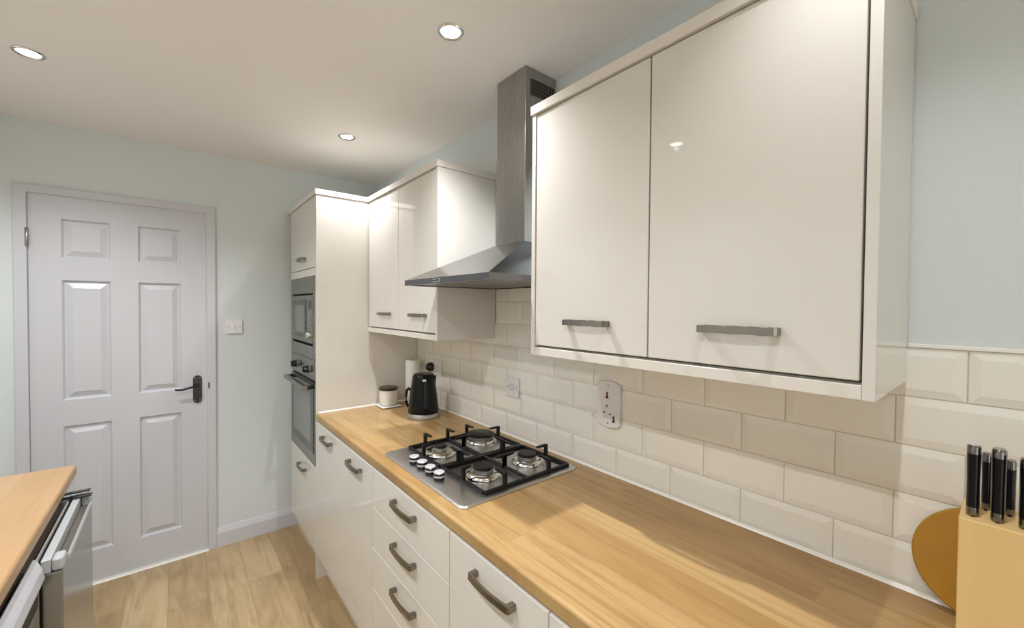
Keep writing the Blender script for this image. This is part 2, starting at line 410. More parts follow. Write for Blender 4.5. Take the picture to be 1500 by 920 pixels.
# ------------------------------------------------------------------ bow handle
def handle(parent, xf, yc, zc, L=0.152, sx=-1, name='handle'):
    """flat bow bar handle on a face at x=xf, sticking out to sx"""
    n = 12; H = 0.0075
    outer = [(-L / 2, 0.0), (-L / 2, 0.021)]
    for k in range(n + 1):
        t = -1 + 2 * k / n; outer.append((t * (L / 2 - 0.004), 0.0245 + 0.0055 * (1 - t * t)))
    outer += [(L / 2, 0.021), (L / 2, 0.0)]
    inner = [(L / 2 - 0.013, 0.0), (L / 2 - 0.013, 0.016)]
    for k in range(n + 1):
        t = 1 - 2 * k / n; inner.append((t * (L / 2 - 0.015), 0.0185 + 0.0055 * (1 - t * t)))
    inner += [(-L / 2 + 0.013, 0.016), (-L / 2 + 0.013, 0.0)]
    bm = bmesh.new()
    # quads between outer and inner so that the concave outline stays clean
    o = outer; i = list(reversed(inner))
    m = min(len(o), len(i))
    for s in (-1, 1):
        for k in range(m - 1):
            quad(bm, (xf + sx * o[k][1], yc + o[k][0], zc + s * H), (xf + sx * o[k + 1][1], yc + o[k + 1][0], zc + s * H),
                 (xf + sx * i[k + 1][1], yc + i[k + 1][0], zc + s * H), (xf + sx * i[k][1], yc + i[k][0], zc + s * H))
    for P in (o, i):
        for k in range(m - 1):
            quad(bm, (xf + sx * P[k][1], yc + P[k][0], zc - H), (xf + sx * P[k + 1][1], yc + P[k + 1][0], zc - H),
                 (xf + sx * P[k + 1][1], yc + P[k + 1][0], zc + H), (xf + sx * P[k][1], yc + P[k][0], zc + H))
    bmesh.ops.remove_doubles(bm, verts=list(bm.verts), dist=1e-5)
    bmesh.ops.bevel(bm, geom=[e for e in bm.edges if len(e.link_faces) == 2 and e.calc_face_angle(0) > 0.9], offset=0.0009, segments=2, affect='EDGES')
    return obj(name, bm, M['pewter'], parent)

def front(parent, xf, y0, y1, z0, z1, th=0.018, name='door', hy=None, hz=None, L=0.152):
    """cream gloss door or drawer front whose outer face is at xf (room side is -x)"""
    d = box(name, (xf, xf + th, y0, y1, z0, z1), M['gloss'], parent, 0.0022, 3)
    if hy is not None: handle(d, xf, hy, hz, L)
    return d

# ------------------------------------------------------------------ tall oven cabinet
tall = thing('tall_cabinet', 'tall cream gloss cabinet housing the oven and microwave beside the white door', 'cabinet', (-0.30, -0.40, 0.0))
yt0, yt1 = -0.683, -0.105
TX = -0.597
box('side_panel', (TX, -0.0008, YT, YT + 0.017, 0.0, 2.0835), M['gloss'], tall, 0.001)
bm = bmesh.new()
bm_box(bm, TX + 0.021, -0.007, yt1 + 0.0, yt1 + 0.016, 0.13, 2.0835)
bm_box(bm, TX + 0.021, -0.007, YT + 0.018, yt1 - 0.001, 0.13, 0.146); bm_box(bm, TX + 0.021, -0.007, YT + 0.018, yt1 - 0.001, 1.655, 1.671); bm_box(bm, TX + 0.021, -0.007, YT + 0.018, yt1 - 0.001, 2.066, 2.0835)
bm_box(bm, -0.012, -0.007, YT + 0.018, yt1 - 0.001, 0.146, 2.066); bm_box(bm, TX + 0.021, -0.007, YT + 0.018, yt1 - 0.001, 0.585, 0.601)
bm_box(bm, TX + 0.03, TX + 0.045, YT + 0.018, yt1 - 0.001, 0.147, 0.584); bm_box(bm, TX + 0.03, TX + 0.045, YT + 0.018, yt1 - 0.001, 1.672, 2.065)
obj('carcass', bm, M['carcass'], tall)
front(tall, TX, yt0 + 0.002, yt1 + 0.016, 1.698, 2.080, name='door', hy=-0.405, hz=1.757)
front(tall, TX, yt0 + 0.002, yt1 + 0.016, 0.140, 0.603, name='door', hy=-0.405, hz=0.528)
box('rail', (TX, TX + 0.018, yt0 + 0.002, yt1 + 0.016, 1.652, 1.694), M['edge'], tall, 0.001)
bm = bmesh.new(); bm_box(bm, TX - 0.006, TX + 0.03, YT - 0.004, -0.006, 2.0845, ZUT, 0.0015); bm_box(bm, TX + 0.0305, -0.30, YT - 0.004, YT + 0.03, 2.0845, ZUT, 0.0015)
obj('cornice', bm, M['edge'], tall)
box('plinth', (-0.541, -0.525, YT + 0.018, -0.017, 0.001, 0.129), M['gloss'], tall)

# oven -------------------------------------------------------------------
yo0, yo1 = -0.6787, -0.108
ov = thing('built_in_oven', 'stainless steel built-in oven with glass door, set below the microwave', 'oven', (-0.30, -0.395, 0.61))
box('housing', (-0.575, -0.06, yo0 + 0.012, yo1 - 0.012, 0.612, 1.183), M['blackmatt'], ov)
cp = box('control_panel', (-0.600, -0.577, yo0, yo1, 1.078, 1.1885), M['appsteel'], ov, 0.002)
for yk in (-0.255, -0.545):
    bm = bmesh.new(); bm_lathe(bm, [(0, 0), (0.024, 0), (0.024, 0.004), (0.020, 0.006), (0.018, 0.026), (0.015, 0.029), (0, 0.029)], -0.600, yk, 1.128, axis='-x', seg=28)
    bm_box(bm, -0.633, -0.628, yk - 0.003, yk + 0.003, 1.113, 1.143, 0.001)
    obj('knob', bm, M['black'], cp, smooth=True)
    bm = bmesh.new(); bm_lathe(bm, [(0.0245, 0.0005), (0.0265, 0.0005), (0.0265, 0.003), (0.0245, 0.003)], -0.600, yk, 1.128, axis='-x', seg=28)
    obj('knob_ring', bm, M['chrome'], cp, smooth=True)
box('display', (-0.6012, -0.600, -0.437, -0.363, 1.115, 1.150), M['led'], cp)
od = box('door', (-0.600, -0.577, yo0, yo1, 0.612, 1.062), M['appsteel'], ov, 0.002)
box('window', (-0.6025, -0.600, -0.655, -0.134, 0.672, 1.052), M['glassdark'], od, 0.001)
box('inner_window', (-0.6032, -0.6026, -0.600, -0.190, 0.720, 1.000), M['glassmid'], od)
box('vent_gap', (-0.590, -0.578, yo0 + 0.004, yo1 - 0.004, 1.063, 1.077), M['blackmatt'], ov)
bm = bmesh.new()
bm_box(bm, -0.652, -0.628, -0.645, -0.150, 1.026, 1.050, 0.003)
obj('handle', bm, M['appsteel'], od)
for yk in (-0.640, -0.166):
    box('handle_bracket', (-0.629, -0.6035, yk, yk + 0.018, 1.028, 1.049), M['black'], od, 0.002)

# microwave -------------------------------------------------------------
mw = thing('built_in_microwave', 'stainless steel built-in microwave set above the oven in the tall cabinet', 'microwave', (-0.30, -0.395, 1.19))
bm = bmesh.new()
bm_box(bm, -0.600, -0.577, yo0, yo1, 1.556, 1.650, 0.002); bm_box(bm, -0.600, -0.577, yo0, yo1, 1.190, 1.262, 0.002)
bm_box(bm, -0.600, -0.577, yo0, -0.640, 1.2625, 1.5555, 0.001); bm_box(bm, -0.600, -0.577, -0.150, yo1, 1.2625, 1.5555, 0.001)
obj('trim_frame', bm, M['appsteel'], mw)
box('housing', (-0.575, -0.12, yo0 + 0.02, yo1 - 0.02, 1.200, 1.640), M['blackmatt'], mw)
md = box('door', (-0.602, -0.577, -0.520, -0.155, 1.276, 1.546), M['appsteel'], mw, 0.002)
box('window', (-0.6040, -0.602, -0.500, -0.208, 1.303, 1.520), M['glassdark'], md, 0.001)
box('inner_window', (-0.6047, -0.6041, -0.470, -0.238, 1.328, 1.490), M['glassmid'], md)
mc = box('control_panel', (-0.602, -0.577, -0.636, -0.522, 1.276, 1.546), M['appsteel'], mw, 0.002)
box('display', (-0.6034, -0.602, -0.612, -0.546, 1.470, 1.515), M['led'], mc)
for k in range(5):
    bm = bmesh.new(); bm_box(bm, -0.6045, -0.602, -0.606, -0.552, 1.440 - k * 0.019, 1.451 - k * 0.019, 0.001)
    obj('button', bm, M['alu'], mc)
bm = bmesh.new(); bm_lathe(bm, [(0, 0), (0.022, 0), (0.021, 0.016), (0.018, 0.019), (0, 0.019)], -0.602, -0.580, 1.322, axis='-x', seg=28); obj('knob', bm, M['steelp'], mc, smooth=True)

# ------------------------------------------------------------------ base cabinets
ZD0, ZD1 = 0.140, 0.863
def base_cabinet(y0, y1, label, fronts, zparts=None):
    """y0 near end, y1 far end. fronts: list of (ya, yb, za, zb, kind, hy, hz, L)"""
    t = thing('base_cabinet', label, 'cabinet', ((XF) / 2, (y0 + y1) / 2, 0.13), 'cream base cabinets under the oak worktop')
    bm = bmesh.new(); e = 0.0005
    bm_box(bm, XF + 0.020, -0.03, y0 + e, y0 + 0.018, 0.131, 0.8655); bm_box(bm, XF + 0.020, -0.03, y1 - 0.018, y1 - e, 0.131, 0.8655)
    bm_box(bm, XF + 0.020, -0.03, y0 + 0.0181, y1 - 0.0181, 0.131, 0.148); bm_box(bm, -0.045, -0.03, y0 + 0.0181, y1 - 0.0181, 0.149, 0.8655)
    bm_box(bm, XF + 0.020, XF + 0.03, y0 + 0.0181, y1 - 0.0181, 0.845, 0.8655)
    bm_box(bm, XF + 0.034, XF + 0.04, y0 + 0.0181, y1 - 0.0181, 0.149, 0.8448)
    obj('carcass', bm, M['carcass'], t)
    for ya, yb, za, zb, kind, hy, hz, L in fronts:
        front(t, XF, ya, yb, za, zb, name=kind, hy=hy, hz=hz, L=L)
    return t
B0, B1, B2 = -1.4985, -2.0665, -2.4530
g = 0.0015
base_cabinet(B0, YT - 0.001, 'cream gloss double-door base cabinet beside the tall oven cabinet',
             [(-1.0985 + g, YT - 0.003, ZD0, ZD1, 'door', -0.915, 0.815, 0.150), (B0 + g, -1.0985 - g, ZD0, ZD1, 'door', -1.315, 0.815, 0.150)])
base_cabinet(B1, B0, 'cream gloss drawer cabinet with stacked drawers under the gas hob',
             [(B1 + g, B0 - g, 0.7140, ZD1, 'drawer', -1.790, 0.815, 0.160), (B1 + g, B0 - g, 0.5563, 0.7110, 'drawer', -1.790, 0.664, 0.160),
              (B1 + g, B0 - g, 0.3985, 0.5533, 'drawer', -1.790, 0.507, 0.160), (B1 + g, B0 - g, ZD0, 0.3955, 'drawer', -1.790, 0.350, 0.160)])
base_cabinet(B2, B1, 'narrow cream gloss base cabinet with one handle, right of the drawers',
             [(B2 + g, B1 - g, ZD0, ZD1, 'door', -2.272, 0.815, 0.160)])
base_cabinet(-3.04, B2, 'cream gloss base cabinet at the bottom edge, nearest the knife block',
             [(-3.04 + g, B2 - g, ZD0, ZD1, 'door', -2.75, 0.815, 0.160)])
t = box('kickboard', (-0.541, -0.525, -3.04, YT - 0.001, 0.001, 0.1295), M['gloss'])
tag(t, 'cream kickboard along the floor under the base cabinets', 'kickboard')

# worktop ----------------------------------------------------------------
def worktop_mesh(x_front, x_back, y0, y1, sgn):
    r = 0.009; zb, zt = ZW - TW, ZW
    poly = [(x_back, zb), (x_back, zt)]
    for k in range(6): a = PI / 2 * k / 5; poly.append((x_front - sgn * (r - r * math.sin(a)) * 1.0, zt - r + r * math.cos(a)))
    for k in range(6): a = PI / 2 * k / 5; poly.append((x_front - sgn * (r - r * math.cos(a)), zb + r - r * math.sin(a)))
    bm = bmesh.new()
    bm_prism(bm, poly, lambda a, b, d: (a, d, b), y0, y1)
    return bm
wt = thing('worktop', 'long oak worktop along the tiled wall carrying the hob and kettle', 'worktop', (-0.30, -2.0, ZW - TW))
bm = worktop_mesh(XW, -0.0065, -3.04, YT - 0.0008, -1); obj('slab', bm, M['worktop'], wt)
bm = bmesh.new()
bm_prism(bm, [(-0.0012, ZW + 0.0002), (-0.011, ZW + 0.0002), (-0.008, ZW + 0.0045), (-0.0035, ZW + 0.008)], lambda a, b, d: (a - 0.004, d, b), -3.04, YT - 0.006)
bm_prism(bm, [(0, ZW + 0.0002), (-0.008, ZW + 0.0002), (-0.002, ZW + 0.007)], lambda a, b, d: (d, YT - 0.0006 + a, b), XW + 0.012, -0.014)
obj('sealant', bm, M['seal'], wt)

# ------------------------------------------------------------------ upper cabinets
def upper_cabinet(y0, y1, label, doors, far_panel):
    t = thing('upper_cabinet', label, 'cabinet', (XU / 2, (y0 + y1) / 2, ZU), 'cream upper cabinets over the worktop')
    pn = 0.0165; xb = -0.0041; zp, zc = ZU + 0.0265, 2.0845
    box('end_panel', (XU - 0.003, xb, y0, y0 + pn, ZU, 2.084), M['gloss'], t, 0.001)
    ya = y1
    if far_panel:
        box('end_panel', (XU - 0.003, xb, y1 - pn + 0.001, y1, ZU, 2.084), M['gloss'], t, 0.001); ya = y1 - pn
    c0, c1 = y0 + pn + 0.0005, ya - 0.0005
    bm = bmesh.new()
    bm_box(bm, XU + 0.022, xb, c0, c1, zp + 0.0, zp + 0.018); bm_box(bm, XU + 0.022, xb, c0, c1, 2.062, 2.083)
    bm_box(bm, XU + 0.022, xb, c0, c0 + 0.016, zp + 0.0185, 2.0615); bm_box(bm, XU + 0.022, xb, c1 - 0.016, c1, zp + 0.0185, 2.0615)
    bm_box(bm, -0.018, xb, c0 + 0.0165, c1 - 0.0165, zp + 0.0185, 2.0615)
    obj('carcass', bm, M['carcass'], t)
    # dark sheet behind the doors, painting the shade in the gaps round them
    bm = bmesh.new(); bm_box(bm, XU + 0.0195, XU + 0.0217, c0 + 0.0002, c1 - 0.0002, zp + 0.0005, 2.0825); obj('gap_shade', bm, M['shadowgap'], t)
    box('pelmet', (XU - 0.002, XU + 0.018, c0, c1, ZU, zp - 0.002), M['edge'], t, 0.0012)
    box('underside_panel', (XU + 0.0185, xb, c0, c1, zp - 0.008, zp - 0.0005), M['carcass'], t)
    bm = bmesh.new(); yend = y1 if far_panel else y1
    bm_box(bm, XU - 0.008, XU + 0.03, y0 - 0.004, yend + (0.004 if far_panel else -0.006), zc, ZUT, 0.0015)
    bm_box(bm, XU + 0.0302, xb, y0 - 0.004, y0 + 0.026, zc, ZUT, 0.0015)
    if far_panel: bm_box(bm, XU + 0.0302, xb, y1 - 0.026, y1 + 0.004, zc, ZUT, 0.0015)
    obj('cornice', bm, M['edge'], t)
    for a, b, hy, L in doors: front(t, XU, a, b, ZU + 0.031, 2.0805, hy=hy, hz=1.4465, L=L)
    return t
upper_cabinet(Y1, YT - 0.0012, 'cream gloss upper cabinet between the tall unit and the cooker hood',
              [(-1.100 + g, YT - 0.012, -0.945, 0.140), (Y1 + 0.0195, -1.100 - g, -1.325, 0.150)], False)
upper_cabinet(Y2B, Y2A, 'large cream gloss upper cabinet nearest the viewer, right of the hood',
              [(-2.4925 + g, Y2A - 0.0175, -2.310, 0.148), (Y2B + 0.0205, -2.4925 - g - 0.001, -2.694, 0.148)], True)

# ------------------------------------------------------------------ cooker hood
hood = thing('cooker_hood', 'stainless steel chimney cooker hood above the gas hob', 'cooker hood', (-0.20, -1.75, 1.575))
HX, HY0, HY1, HB = -0.467, -2.066, -1.4995, -0.0065
HZ0, HZ1, HZ2 = 1.5700, 1.5915, 1.735
CX, CY0, CY1 = -0.1664, -1.8862, -1.7097
HYL = -1.5005
bm = bmesh.new()
lo = [(HX, HY0, HZ1), (HX, HYL, HZ1), (HB, HYL, HZ1), (HB, HY0, HZ1)]
e = 0.004
up = [(CX - e, CY0 - e, HZ2), (CX - e, CY1 + e, HZ2), (HB, CY1 + e, HZ2), (HB, CY0 - e, HZ2)]
bt = [(HX, HY0, HZ0), (HX, HYL, HZ0), (HB, HYL, HZ0), (HB, HY0, HZ0)]
ins = 0.012
bi = [(HX + ins, HY0 + ins, HZ0), (HX + ins, HYL - ins, HZ0), (HB - 0.004, HYL - ins, HZ0), (HB - 0.004, HY0 + ins, HZ0)]
bu = [(x, y, HZ0 + 0.010) for x, y, z in bi]
for A, B in ((lo, up), (bt, lo), (bi, bt), (bu, bi)):
    for q in range(4): quad(bm, A[q], A[(q + 1) % 4], B[(q + 1) % 4], B[q])
quad(bm, *bu); quad(bm, *up)
bmesh.ops.remove_doubles(bm, verts=list(bm.verts), dist=1e-5)
obj('canopy', bm, M['canopysteel'], hood)
for k in range(2):
    bm = bmesh.new(); ya = HY0 + 0.035 + k * 0.255
    bm_box(bm, HX + 0.05, HB - 0.03, ya, ya + 0.238, HZ0 + 0.004, HZ0 + 0.0095, 0.001)
    for q in range(9): bm_box(bm, HX + 0.065, HB - 0.045, ya + 0.02 + q * 0.0235, ya + 0.030 + q * 0.0235, HZ0 + 0.001, HZ0 + 0.004)
    obj('filter', bm, M['alu'], hood)
bm = bmesh.new(); bm_box(bm, CX, HB, CY0, CY1, HZ2 + 0.0005, 2.08, 0.0015); bm_box(bm, CX + 0.002, HB, CY0 + 0.002, CY1 - 0.002, 2.0805, ZC - 0.0005, 0.0015)
chim = obj('chimney', bm, M['steelv'], hood)
bm = bmesh.new()
vy = CY0 + 0.002
bm_box(bm, -0.140, -0.016, vy - 0.0012, vy - 0.0002, 2.292, 2.350)
obj('vent', bm, M['blackmatt'], hood)
bm = bmesh.new()
for k in range(9): bm_box(bm, -0.1395 + k * 0.01525, -0.1365 + k * 0.01525, vy - 0.0025, vy - 0.0013, 2.292, 2.350)
for k in range(5): bm_box(bm, -0.140, -0.016, vy - 0.0034, vy - 0.0026, 2.292 + k * 0.0138, 2.2950 + k * 0.0138)
obj('vent_grille', bm, M['fridgedark'], hood)
cpn = box('control_strip', (HX - 0.003, HX - 0.0002, -1.785, -1.732, 1.5755, 1.5865), M['chrome'], hood, 0.001)
for k in range(4): box('button', (HX - 0.005, HX - 0.003, -1.781 + k * 0.0125, -1.773 + k * 0.0125, 1.5785, 1.5835), M['black'], cpn)

# ------------------------------------------------------------------ gas hob
hob = thing('gas_hob', 'stainless steel four-burner gas hob with black pan supports set in the worktop', 'hob', (-0.31, -1.78, ZW))
bm = bmesh.new()
def rrect(x0, x1, y0, y1, r, n=6):
    P = []
    for cx, cy, a0 in ((x1 - r, y1 - r, 0), (x0 + r, y1 - r, PI / 2), (x0 + r, y0 + r, PI), (x1 - r, y0 + r, 1.5 * PI)):
        for k in range(n + 1): a = a0 + PI / 2 * k / n; P.append((cx + r * math.cos(a), cy + r * math.sin(a)))
    return P
loops = []
HB0 = (-0.556, -0.058, -2.066, -1.4985)
for ins, z, r in ((0, ZW + 0.0006, 0.022), (0.0, ZW + 0.003, 0.022), (0.004, ZW + 0.0075, 0.02), (0.012, ZW + 0.0085, 0.02)):
    loops.append([(x, y, z) for x, y in rrect(HB0[0] + ins, HB0[1] - ins, HB0[2] + ins, HB0[3] - ins, r)])
# gently pressed pan-support area
wx0, wx1, wy0, wy1 = -0.462, -0.080, -2.044, -1.520
for ins, z in ((0, ZW + 0.0085), (0.010, ZW + 0.0050)):
    loops.append([(x, y, z) for x, y in rrect(wx0 + ins, wx1 - ins, wy0 + ins, wy1 - ins, 0.02)])
V = [[bm.verts.new(p) for p in L] for L in loops]
for A, B in zip(V, V[1:]):
    n = len(A)
    for k in range(n):
        f = bm.faces.new([A[k], A[(k + 1) % n], B[(k + 1) % n], B[k]]); f.smooth = True
bm.faces.new(V[-1]); bm.faces.new(list(reversed(V[0])))
obj('plate', bm, M['hobsteel'], hob, smooth=True)
ZP = ZW + 0.005
burners = [(-0.385, -1.650, 0.062, 0.023, 0.0), (-0.378, -1.922, 0.058, 0.034, 0.004), (-0.180, -1.630, 0.060, 0.053, 0.006), (-0.182, -1.926, 0.056, 0.033, 0.004)]
for bx, by, rd, rc, dz in burners:
    bm = bmesh.new()
    bm_lathe(bm, [(rd * 1.02, 0.0), (rd * 1.02, 0.006), (rd * 0.98, 0.013), (rd * 0.88, 0.0175), (max(rd * 0.62, rc * 1.1), 0.0195), (max(rd * 0.5, rc * 0.98), 0.0190), (0, 0.0190)], bx, by, ZP, seg=40)
    d = obj('burner', bm, M['steelp'], hob, smooth=True)
    bm = bmesh.new(); bm_lathe(bm, [(0, 0.0192), (rc * 0.90, 0.0192), (rc * 0.90, 0.0215), (rc * 1.05, 0.0230), (rc * 1.05, 0.0275 + dz), (rc, 0.0285 + dz), (0, 0.0285 + dz)], bx, by, ZP, seg=40)
    obj('burner_ring', bm, M['alu'], d, smooth=True)
    bm = bmesh.new(); bm_lathe(bm, [(0, 0.0287 + dz), (rc * 1.0, 0.0287 + dz), (rc * 1.04, 0.0305 + dz), (rc * 1.03, 0.0350 + dz), (rc * 0.95, 0.0370 + dz), (0, 0.0376 + dz)], bx, by, ZP, seg=40)
    obj('burner_cap', bm, M['iron'], d, smooth=True)
    bm = bmesh.new(); sx = 0.06 if rc < 0.03 else 0.05
    bm_lathe(bm, [(0, 0.0), (0.004, 0.0), (0.004, 0.020), (0.002, 0.022), (0, 0.022)], bx + rd * 0.72, by - rd * 0.72, ZP + 0.002, seg=10)
    obj('igniter', bm, M['plastic'], d)
# pan supports: two cast frames
GZ0, GZ1, FT = ZP + 0.002, ZP + 0.014, ZW + 0.058
bw = 0.0058
def bar(bm, x0, y0, x1, y1, z0, z1, w=bw):
    if abs(x1 - x0) > abs(y1 - y0): bm_box(bm, min(x0, x1), max(x0, x1), y0 - w, y0 + w, z0, z1, 0.0012, 1)
    else: bm_box(bm, x0 - w, x0 + w, min(y0, y1), max(y0, y1), z0, z1, 0.0012, 1)
def finger(bm, x, y, dx, dy, L=0.048):
    """upright standing on the frame bar with an arm reaching towards the burner"""
    w = 0.0062
    z0 = GZ0 + 0.001
    bm_box(bm, x - w, x + w, y - w, y + w, z0, FT - 0.0005, 0.0012, 1)
    xa, ya = x + dx * L, y + dy * L
    t = bmesh.new()
    n = Vector((-dy, dx, 0)) * (w * 0.75); a = Vector((x, y, 0)); b = Vector((xa, ya, 0))
    for p, zt, zb in ((a, FT, FT - 0.011), (b, FT, FT - 0.006)):
        pass
    P = [a - n + Vector((0, 0, FT - 0.011)), a + n + Vector((0, 0, FT - 0.011)), a + n + Vector((0, 0, FT)), a - n + Vector((0, 0, FT)),
         b - n + Vector((0, 0, FT - 0.005)), b + n + Vector((0, 0, FT - 0.005)), b + n + Vector((0, 0, FT)), b - n + Vector((0, 0, FT))]
    vs = [t.verts.new(p) for p in P]
    for f in ((0, 1, 2, 3), (4, 5, 6, 7), (0, 1, 5, 4), (1, 2, 6, 5), (2, 3, 7, 6), (3, 0, 4, 7)): t.faces.new([vs[i] for i in f])
    bmesh.ops.recalc_face_normals(t, faces=list(t.faces))
    join(bm, t)
gx0, gx1 = -0.458, -0.084
for y0, y1, fl in ((-2.040, -1.7890, 1), (-1.7765, -1.526, 0)):
    bm = bmesh.new()
    bar(bm, gx0, y0, gx1, y0, GZ0, GZ1); bar(bm, gx0, y1, gx1, y1, GZ0, GZ1)
    bar(bm, gx0, y0 + bw + 0.0002, gx0, y1 - bw - 0.0002, GZ0, GZ1); bar(bm, gx1, y0 + bw + 0.0002, gx1, y1 - bw - 0.0002, GZ0, GZ1)
    ym = (y0 + y1) / 2
    bxs = [burners[1][0], burners[3][0]] if fl else [burners[0][0], burners[2][0]]
    for bx in bxs:
        finger(bm, bx, y0, 0, 1); finger(bm, bx, y1, 0, -1)
    byf = burners[1][1] if fl else burners[0][1]; byb = burners[3][1] if fl else burners[2][1]
    finger(bm, gx0, byf, 1, 0, 0.03); finger(bm, gx1, byb, -1, 0)
    # middle bridge
    xm = -0.278
    bar(bm, xm, y0 + bw + 0.0002, xm, y1 - bw - 0.0002, GZ0 + 0.001, GZ1 - 0.001)
    finger(bm, xm, ym + 0.0, 1, 0, 0.040); finger(bm, xm, ym + 0.0, -1, 0, 0.040)
    finger(bm, xm, y1, 0, -1, 0.05) if not fl else None
    obj('pan_support', bm, M['iron'], hob)
for k in range(4):
    kx, ky = -0.511, -1.679 - k * 0.0598
    bm = bmesh.new(); bm_lathe(bm, [(0, 0.0), (0.0170, 0.0), (0.0175, 0.004), (0.0165, 0.007), (0.0165, 0.0105)], kx, ky, ZW + 0.0087, seg=32)
    bm_lathe(bm, [(0.0185, 0.0165), (0.0195, 0.018), (0.0195, 0.0235), (0.018, 0.0245)], kx, ky, ZW + 0.0087, seg=32)
    kb = obj('knob', bm, M['black'], hob, smooth=True)
    bm = bmesh.new(); bm_lathe(bm, [(0.0165, 0.0105), (0.018, 0.0115), (0.0185, 0.0165), (0, 0.0165)], kx, ky, ZW + 0.0087, seg=32)
    bm_lathe(bm, [(0, 0.0245), (0.018, 0.0245), (0.0178, 0.027), (0.0165, 0.0280), (0, 0.0282)], kx, ky, ZW + 0.0087, seg=32)
    obj('knob_cap', bm, M['satin'], kb, smooth=True)

# ------------------------------------------------------------------ kettle
kx, ky = -0.165, -1.092
ket = thing('kettle', 'black tapered electric kettle standing on the worktop in front of the paper towel', 'kettle', (kx, ky, ZW))
bm = bmesh.new()
SEG = 14
prof = [(0.0, 0.0245), (0.0805, 0.0245), (0.0815, 0.030), (0.0775, 0.060), (0.0690, 0.130), (0.0600, 0.195), (0.0570, 0.214), (0.0520, 0.222), (0.0, 0.222)]
bm_lathe(bm, prof, kx, ky, ZW, seg=40)
body = obj('body', bm, M['kettleblack'], ket, smooth=True)
bm = bmesh.new(); bm_lathe(bm, [(0.0, 0.0006), (0.083, 0.0006), (0.0845, 0.003), (0.0830, 0.022), (0.0815, 0.0240), (0, 0.0240)], kx, ky, ZW, seg=40)
obj('base', bm, M['alu'], ket, smooth=True)
bm = bmesh.new(); bm_lathe(bm, [(0, 0.2225), (0.0505, 0.2225), (0.0495, 0.2255), (0.044, 0.2270), (0.0, 0.2275)], kx, ky, ZW, seg=40)
obj('lid', bm, M['kettleblack'], ket, smooth=True)
hd = Vector((-0.80, 0.60, 0)).normalized()
def hp_(r, z): return (kx + hd.x * r, ky + hd.y * r, ZW + z)
bm = bmesh.new()
bm_tube(bm, [hp_(0.066, 0.140), hp_(0.079, 0.147), hp_(0.088, 0.136), hp_(0.092, 0.110), hp_(0.090, 0.075), hp_(0.084, 0.055), hp_(0.074, 0.052)], [0.008, 0.008, 0.0075, 0.007, 0.007, 0.0075, 0.008], 12)
obj('handle', bm, M['kettleblack'], ket, smooth=True)
bm = bmesh.new()
sd = -hd; sn = Vector((-sd.y, sd.x, 0))
tip = Vector((kx, ky, ZW)) + sd * 0.067 + Vector((0, 0, 0.214)); c0 = Vector((kx, ky, ZW)) + sd * 0.050
A = c0 + sn * 0.026 + Vector((0, 0, 0.219)); B = c0 - sn * 0.026 + Vector((0, 0, 0.219)); Cc = c0 + sd * 0.012 + Vector((0, 0, 0.160))
quad(bm, A, tip, B) if False else None
bm.faces.new([bm.verts.new(p) for p in (A, tip, Cc)]); bm.faces.new([bm.verts.new(p) for p in (B, Cc, tip)]); bm.faces.new([bm.verts.new(p) for p in (A, B, tip)])
bm.faces.new([bm.verts.new(p) for p in (A, Cc, B)])
bmesh.ops.remove_doubles(bm, verts=list(bm.verts), dist=1e-5)
obj('spout', bm, M['kettleblack'], ket)
# small silver badge near the top
bd = Vector((-0.42, -0.907, 0)); bn = Vector((-bd.y, bd.x, 0))
c = Vector((kx, ky, ZW)) + bd * 0.0605 + Vector((0, 0, 0.199))
bm = bmesh.new()
fr = [c + bn * a + Vector((0, 0, b)) - bd * b * 0.14 for a, b in ((-0.009, -0.005), (0.009, -0.005), (0.009, 0.005), (-0.009, 0.005))]
A = [bm.verts.new(p + bd * 0.0022) for p in fr]; B = [bm.verts.new(p - bd * 0.004) for p in fr]
bm.faces.new(A); bm.faces.new(B)
for q in range(4): bm.faces.new([A[q], A[(q + 1) % 4], B[(q + 1) % 4], B[q]])
obj('badge', bm, M['plastic'], ket)

# jar on a trivet ---------------------------------------------------------
jx, jy = -0.226, -0.780
tv = thing('trivet', 'thin square white trivet under the lidded jar', 'trivet', (jx, jy, ZW))
bm = bmesh.new(); bm_box(bm, jx - 0.058, jx + 0.058, jy - 0.058, jy + 0.058, ZW + 0.004, ZW + 0.010, 0.002); obj('plate', bm, M['plastic'], tv)
for a in (-0.045, 0.045):
    for b in (-0.045, 0.045):
        bm = bmesh.new(); bm_lathe(bm, [(0, 0.0003), (0.006, 0.0003), (0.006, 0.0039), (0, 0.0039)], jx + a, jy + b, ZW, seg=12); obj('foot', bm, M['black'], tv)
jar = thing('jar', 'small round white jar with dark lid on a trivet beside the paper towel', 'jar', (jx, jy, ZW + 0.0103))
bm = bmesh.new(); bm_lathe(bm, [(0, 0.0), (0.040, 0.0), (0.047, 0.005), (0.0515, 0.018), (0.0525, 0.045), (0.0515, 0.085), (0.049, 0.088), (0, 0.088)], jx, jy, ZW + 0.0103, seg=40); obj('body', bm, M['ceramic'], jar, smooth=True)
bm = bmesh.new(); bm_lathe(bm, [(0, 0.0885), (0.053, 0.0885), (0.0545, 0.091), (0.0545, 0.100), (0.052, 0.103), (0, 0.1035)], jx, jy, ZW + 0.0103, seg=40); obj('lid', bm, M['lidbrown'], jar, smooth=True)

